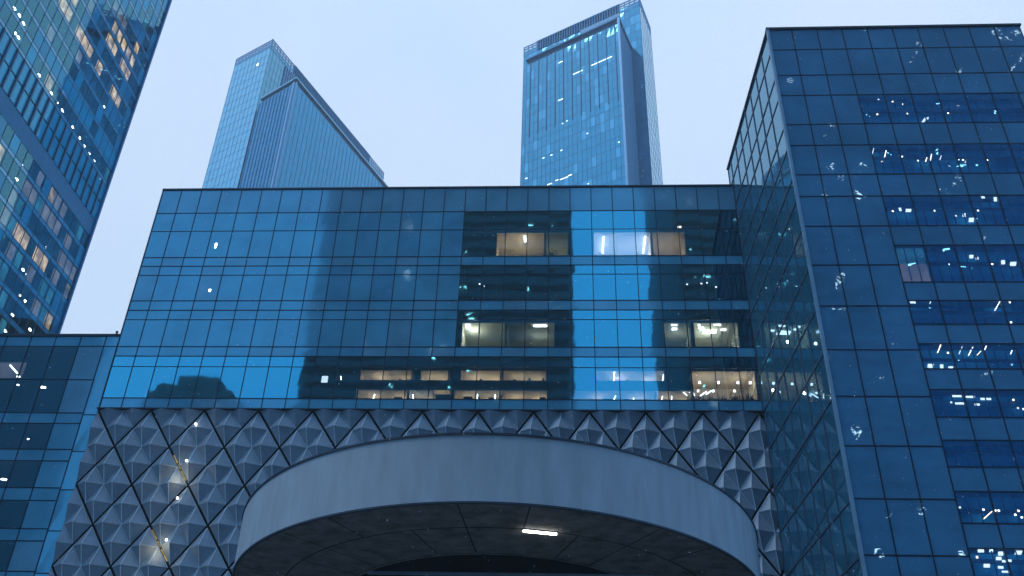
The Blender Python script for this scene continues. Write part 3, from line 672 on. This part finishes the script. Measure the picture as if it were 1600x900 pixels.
def inset(poly, d):
    cx = sum(p[0] for p in poly) / len(poly); cy_ = sum(p[1] for p in poly) / len(poly); r = []
    for p in poly:
        v = Vector((p[0] - cx, p[1] - cy_)); v *= (v.length - d) / v.length; r.append((cx + v.x, cy_ + v.y))
    return r
mb = MB(); mb.prism(inset([Ls, Ns, Rs, (Rs[0] - 40.9, Rs[1] + 23)], 1.6), 0.0, 259.4); mb.build('core_wall', 'core_dark', T2)
mb = MB(); mb.prism(inset([Ap, Fp, Qp, (Ap[0] + 4.6, Ap[1] + 12.5)], 1.6), 0, 240.9); mb.build('front_core', 'core_dark', T2)
mb = MB(); b3_.slab(mb, 0, b3_.len, 238.6, 240.9, -.9, -.5); b4_.slab(mb, 0, b4_.len, 238.6, 240.9, -.9, -.5); mb.build('cornice_recess', 'louver', T2)
mb = MB(); b3_.slab(mb, -.3, b3_.len + .3, 240.9, 241.5, -1.2, .35); b4_.slab(mb, 0, b4_.len, 240.9, 241.5, -1.2, .35); mb.build('cornice', 'dark_band', T2)
mb = MB(); b3_.slab(mb, b3_.len - .35, b3_.len + .35, 0, 241, -.1, .35); mb.build('corner_trim', 'fin_light', T2)
crown(b1_, 0, 5.5, 259.6, H2, 'lattice', T2); crown(b1_, 5.6, b1_.len - 7.6, 259.6, H2, 'fins', T2); crown(b1_, b1_.len - 7.5, b1_.len, 259.6, H2, 'lattice', T2); crown(b2_, 0, b2_.len, 259.6, H2, 'lattice', T2)
mb = MB(); b1_.slab(mb, 5.6, b1_.len - 7.6, 246, 259.6, .06, .30); 
fm = MB()
n = 30
for i in range(n):
    u = 24 + (b1_.len - 7.6 - 24) * (i + .5) / n; b1_.slab(fm, u - .16, u + .16, 238, 259.6, .07, .5)
fm.build('upper_fin', 'fin_light', T2)
lm = MB(); b1_.slab(lm, 24, b1_.len - 7.6, 238, 259.6, .051, .068); lm.build('upper_louver', 'louver', T2)
def tower_lamps(par, f, cells, mat='lamp_soft', w=1.2, h=0.28, name='ceiling_light'):
    for (u, z, ww) in cells:
        mb = MB(); f.slab(mb, u, u + ww, z, z + h, .04, .09); mb.build(name, mat, par)

T2C = [(25.0, 224.7, 7.5), (18.2, 224.3, 3.6), (12.7, 232.6, 1.6), (13.9, 204.7, 0.5), (15.5, 205.0, 0.5), (22.7, 196.3, 0.5), (33.2, 187.9, 0.5), (6.8, 193.5, 0.7), (9.7, 193.4, 0.7), (13.3, 193.7, 0.7), (0.5, 187.9, 0.8), (8.6, 182.0, 1.7), (11.5, 182.4, 1.0), (13.1, 182.1, 1.4), (14.7, 182.1, 1.2), (16.0, 182.4, 1.3), (22.6, 176.5, 0.4), (12.5, 215.4, 1.8)]
tower_lamps(T2, b3_, [(u, z, w_) for u, z, w_ in T2C])

# left-hand far tower
T1 = thing('glass_tower', (-100, 240, 0), 'wedge-shaped slab tower with sloping roofline standing left in the sky, above the wide block', 'tower')
L1, N1, R1 = (-123.48, 244.58), (-106.86, 235.13), (-77.63, 312.76)
P1, F1, E1 = (-106.06, 234.67), (-90.58, 224.65), (-68.13, 284.59)
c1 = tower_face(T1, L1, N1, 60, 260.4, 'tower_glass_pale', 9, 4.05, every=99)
c2 = tower_face(T1, N1, R1, 100, 259.6, 'tower_glass', 44, 4.05, every=99)
c3 = tower_face(T1, lin(P1, F1, .02), F1, 100, 230.8, 'res_glass_c', 10, 4.05, fins=0.30, frame=0.16, every=99)
c4 = tower_face(T1, F1, E1, 100, 230.8, 'res_glass_b', 28, 4.05, every=1, thick=0.16, fins=0.14)
flush([c1, c2], T1, 'frame_tower'); flush([c3, c4], T1, 'fin_light', 'facade_fins')
mb = MB(); mb.prism(inset([L1, N1, R1, (R1[0] - 16, R1[1] + 9)], 2.0), 0, 259.4); mb.build('core_wall', 'core_dark', T1)
mb = MB(); mb.prism(inset([P1, F1, E1, (E1[0] - 14, E1[1] + 8)], 2.2), 0, 230.6); mb.build('front_core', 'core_dark', T1)
mb = MB(); c3.slab(mb, 0, c3.len, 230.8, 232.7, -.9, -.5); c4.slab(mb, 0, c4.len, 230.8, 232.7, -.9, -.5); mb.build('cornice_recess', 'louver', T1)
mb = MB(); c3.slab(mb, 0, c3.len + .3, 232.7, 233.3, -1.2, .35); c4.slab(mb, -.3, c4.len, 232.7, 233.3, -1.2, .35); mb.build('cornice', 'tower_spandrel', T1)
mb = MB(); c3.slab(mb, c3.len - .9, c3.len, 60, 231, .05, .5); c4.slab(mb, 0, .5, 60, 231, .32, .6); mb.build('corner_trim', 'fin_light', T1)
crown(c1, 0, c1.len, 260.4, H2, 'lattice', T1); crown(c2, 0, 14, 259.6, H2, 'lattice', T1); crown(c2, 14.1, c2.len - 12, 259.6, H2, 'fins', T1); crown(c2, c2.len - 11.9, c2.len, 259.6, H2, 'lattice', T1)
fm = MB()
for i in range(62):
    u = 9 + (c2.len - 9) * (i + .5) / 62; c2.slab(fm, u - .18, u + .18, 231, 259.6, .07, .6)
fm.build('upper_fin', 'fin_light', T1)
lm = MB(); c2.slab(lm, 9, c2.len, 231, 259.6, .051, .068); lm.build('upper_louver', 'louver', T1)
tower_lamps(T1, c1, [(13.2, 253.5, 1.0)], h=1.0)

# near tower, top left
TL = thing('residential_tower', (-75, 80, 0), 'glass tower in the top left corner with warm lit windows and louvred floors', 'tower')
LX = -70.0
ft = Face((LX, 40.0), (LX, 108.7), TL)
T_WARM = [(87.6, 103.8), (86.9, 104.0), (90.2, 104.4), (90.3, 103.7), (91.9, 103.8), (92.9, 104.3), (94.4, 103.7), (97.3, 104.1), (97.9, 103.8), (85.3, 104.0), (87.3, 106.8), (96.6, 110.5), (97.2, 112.4), (99.1, 112.6), (100.0, 112.3), (101.7, 112.7), (103.5, 112.6), (98.9, 109.7), (101.7, 109.7), (103.9, 110.0), (103.8, 116.1), (104.6, 116.1), (102.0, 103.7), (103.1, 103.7), (104.4, 103.7), (85.6, 77.0), (93.8, 70.3), (94.8, 70.3), (98.7, 70.6), (100.4, 70.6)]
T_PALE = [(91.6, 76.2), (93.2, 76.2), (94.5, 76.2), (100.0, 76.3), (99.0, 75.9), (93.3, 67.4), (94.4, 67.7), (104.9, 76.4), (104.6, 72.8), (99.3, 79.2), (101.0, 79.5), (101.7, 64.1), (102.9, 64.5), (98.3, 66.6), (104.3, 70.5), (104.8, 71.6), (90.6, 70.0), (84.4, 103.4), (87.6, 107.4), (95.4, 116.4), (97.3, 115.9), (98.3, 115.6)]
T_CYAN = [(95.9, 77.1), (90.1, 70.5), (92.9, 64.9), (92.6, 70.5), (98.7, 76.4), (102.2, 67.9), (96.0, 67.6), (94.6, 64.2), (104.5, 65.2), (104.4, 75.1), (105.6, 78.3), (97.0, 58.9)]
T_LAMP = [(77.7, 95.0), (78.9, 95.1), (80.1, 94.9), (79.5, 92.4), (80.3, 92.5), (78.5, 97.4), (79.2, 97.5), (82.2, 100.5), (83.0, 100.5), (82.7, 97.5), (83.5, 97.5), (86.1, 97.5), (87.1, 97.5), (86.3, 100.5), (87.2, 100.5), (89.4, 100.5), (90.2, 100.4), (93.0, 100.4), (93.7, 100.3), (89.8, 97.4), (90.7, 97.5), (97.7, 100.4), (96.6, 97.5), (97.5, 97.4), (103.6, 97.5), (86.4, 91.9), (89.9, 92.0), (91.6, 92.0), (93.3, 92.0), (96.7, 91.9), (98.9, 91.9), (100.5, 91.8), (102.2, 91.8), (103.9, 91.9), (89.9, 79.0), (90.0, 76.7), (97.4, 72.8), (100.2, 73.2), (101.4, 72.8), (104.3, 73.2), (104.9, 75.9), (97.5, 67.6), (98.6, 67.5), (98.6, 64.4), (100.2, 64.4), (103.1, 61.8), (98.5, 58.9), (98.7, 61.4), (98.5, 78.8), (99.9, 78.8), (104.9, 72.8)]
cw = 1.75; ncol = 39; c0 = ft.len - cw * ncol
fl = [(90.6 + 3.02 * k, 90.6 + 3.02 * (k + 1)) for k in range(0, 25)] + [(81.1 - 3.02 * (k + 1), 81.1 - 3.02 * k) for k in range(0, 12)]
def cell(y, z):
    i = int((y - 40.0 - c0) / cw)
    for k, (a, b) in enumerate(fl):
        if a <= z < b: return (i, k)
kind = {}
for lst, nm in ((T_LAMP, 'lamp'), (T_CYAN, 'lit_teal'), (T_PALE, 'lit_grey'), (T_WARM, 'lit_orange')):
    for y, z in lst: kind[cell(y, z)] = nm
rt = random.Random(5)
for k, (a, b) in enumerate(fl):
    for i in range(ncol):
        u0, u1 = c0 + cw * i, c0 + cw * (i + 1)
        q = kind.get((i, k)); nb = any(kind.get((i + e, k)) for e in (-1, 1))
        if not q and rt.random() < (0.13 if b < 82 else 0.05): q = rt.choice(['lit_teal', 'lit_dim', 'lit_grey', 'lit_amber'])
        m = 'tower_window' if (q or nb or rt.random() < .3) else rt.choice(['res_glass', 'res_glass', 'res_glass_b', 'res_glass_c'])
        ft.pane('window', m, u0, u1, a + 0.62, b, tilt=0.006)
        ft.pane('spandrel_panel', 'res_spandrel', u0, u1, a, a + 0.62, tilt=0.004)
        if q and q != 'lamp': mb = MB(); ft.slab(mb, u0 + .1, u1 - .1, a + .66, b - .04, -.30, -.22); mb.build('lit_room', q, TL)
    ft.h(a, 0, ft.len, 0.08); ft.h(a + .62, 0, ft.len, 0.08)
for y, z in T_LAMP:
    mb = MB(); u = y - 40.0; pts = [(u + .30 * math.cos(t * math.pi / 4), z + .17 * math.sin(t * math.pi / 4)) for t in range(8)]
    f0 = [ft.P(a, b, -.30) for a, b in pts]; k = len(mb.v); mb.v += f0 + [ft.P(a, b, -.36) for a, b in pts]
    mb.f += [tuple(range(8)), tuple(range(15, 7, -1))] + [(i, (i + 1) % 8, 8 + (i + 1) % 8, 8 + i) for i in range(8)]; mb.m += [0] * 10
    mb.build('ceiling_light', 'lamp_strip', TL)
mb = MB(); ft.slab(mb, 61.6, 66.1, 100.85, 101.0, -.36, -.3); mb.build('ceiling_light', 'lamp_strip', TL)
ZL = 90.6 + 3.02 * 25
for i in range(ncol + 1):
    u = c0 + cw * i; ft.v(u, 0, 81.1, 0.06, .05); ft.v(u, 90.6, ZL, 0.06, .05)
for a, b in ((84.0, 87.3), (87.3, 90.6)):
    for i in range(ncol):
        u0, u1 = c0 + cw * i, c0 + cw * (i + 1)
        ft.pane('plant_room_panel', 'res_glass_b', u0, u1, a, b, tilt=0.006)
    ft.h(a, 0, ft.len, 0.12, d=.06); ft.h(b, 0, ft.len, 0.12, d=.06)
flush([ft], TL, 'frame_tower')
mb = MB()
for i in range(ncol): ft.slab(mb, c0 + cw * i - .14, c0 + cw * i + .14, 84.05, 90.55, .06, .22)
mb.build('louver_blades', 'frame_tower', TL)
mb = MB(); ft.slab(mb, 0, ft.len, 81.15, 83.95, -.1, .02); mb.build('plain_band', 'dark_band', TL)
mb = MB(); ft.slab(mb, ft.len - .25, ft.len + .12, 0, ZL, -.3, .30); mb.build('corner_trim', 'dark_band', TL)
mb = MB(); mb.box(LX - 26, LX - 2.6, 41, 106.5, 0, ZL - .5); mb.build('core_wall', 'core_dark', TL)
mb = MB(); mb.box(LX - 26, LX - .15, 108.45, 108.6, 0, ZL - .2); mb.build('end_wall', 'dark_band', TL)
sl = MB()
for (a, b) in fl: sl.box(LX - 2.6, LX - .12, 40, 108.4, a + .05, a + .55)
sl.build('floor_slab', 'room_teal', TL)
pm = MB()
for (a, b) in fl:
    for i in range(0, ncol):
        if random.random() < .4: u = 40 + c0 + cw * i; pm.box(LX - 2.6, LX - .15, u - .08, u + .08, a + .56, b + .04)
pm.build('partition', 'room_teal', TL)

# ================================================================== city behind the camera, seen only as reflections
def block(name, x0, x1, y0, y1, h, label, mat='mirror_wall', lit=0, seed=1, tops=None):
    t = thing(name, ((x0 + x1) / 2, (y0 + y1) / 2, 0), label, 'building')
    rnd = random.Random(seed)
    mb = MB(); mb.box(x0, x1, y0, y1, 0, h)
    if tops:
        for (a, b, c, d, e) in tops: mb.box(a, b, c, d, h, e)
    mb.build('wall', mat, t)
    wb = MB(); z = 6
    while z < h - 4:
        wb.box(x0 + 1, x1 - 1, y1 + .02, y1 + .10, z, z + 1.7); z += 4
    wb.build('window_band', 'core_dark', t)
    if lit:
        lb = MB()
        for i in range(lit):
            x = rnd.uniform(x0 + 1, x1 - 3); k = rnd.randrange(int(h * .05), int(h / 4) - 1); z = 6 + k * 4
            ww = rnd.choice([.3, .4, .6, .9, 1.4]); hh = rnd.choice([.2, .3, .5])
            lb.box(x, x + ww, y1 + .12, y1 + .2, z + .2, z + .2 + hh)
        o = lb.build('lit_window', 'lamp_white', t); o['kind'] = 'stuff'
    return t
block('office_tower', -64, 3.5, -130, -80, 215, 'dark tower mirrored in the middle of the wide glass block', lit=70, seed=3)
block('office_tower', 30, 150, -140, -80, 250, 'very tall dark tower mirrored in the right glass block', lit=200, seed=4)
block('far_office_building', -195, -150, -140, -80, 150, 'dark block mirrored in the low left glass block', lit=20, seed=8)
block('low_office_building', -101, -80, -120, -80, 101, 'lower dark building mirrored at the left foot of the wide glass block', mat='mirror_pale', lit=14, seed=6, tops=[(-99, -94, -110, -80, 103), (-94, -84, -110, -80, 105)])

# ================================================================== haze in the snowy air, and the falling snow
HAZE = 0.0006
m, t, N, L = new_mat('air')
pv = N('ShaderNodeVolumePrincipled'); pv.inputs['Color'].default_value = (0.80, 0.90, 1.0, 1); pv.inputs['Density'].default_value = HAZE; pv.inputs['Anisotropy'].default_value = 0.2
o_ = N('ShaderNodeOutputMaterial'); L(pv.outputs[0], o_.inputs['Volume'])
mb = MB(); mb.box(-320, 320, -200, 430, -1, 300); hz = mb.build('haze', 'air'); tag(hz, kind='stuff')
rs = random.Random(21); sn = MB()
for i in range(5200):
    d = rs.uniform(9, 48); x = rs.uniform(-.62, .62) * d; y = rs.uniform(-.36, .36) * d
    p = CAM + FF * d + RR * x + UU * y
    if p.y > 58 or p.x > 13.5: continue
    r = rs.uniform(0.003, 0.0065); 
    v = [p + Vector(q) * r for q in ((1, 0, 0), (0, 1, 0), (-1, 0, 0), (0, -1, 0), (0, 0, 1.3), (0, 0, -1.3))]
    k = len(sn.v); sn.v += [tuple(q) for q in v]
    for f in ((0, 1, 4), (1, 2, 4), (2, 3, 4), (3, 0, 4), (1, 0, 5), (2, 1, 5), (3, 2, 5), (0, 3, 5)): sn.f.append(tuple(k + a for a in f)); sn.m.append(0)
tag(sn.build('falling_snow', 'snow_white'), 'fine snowflakes falling through the air in front of the buildings', 'snow', kind='stuff')
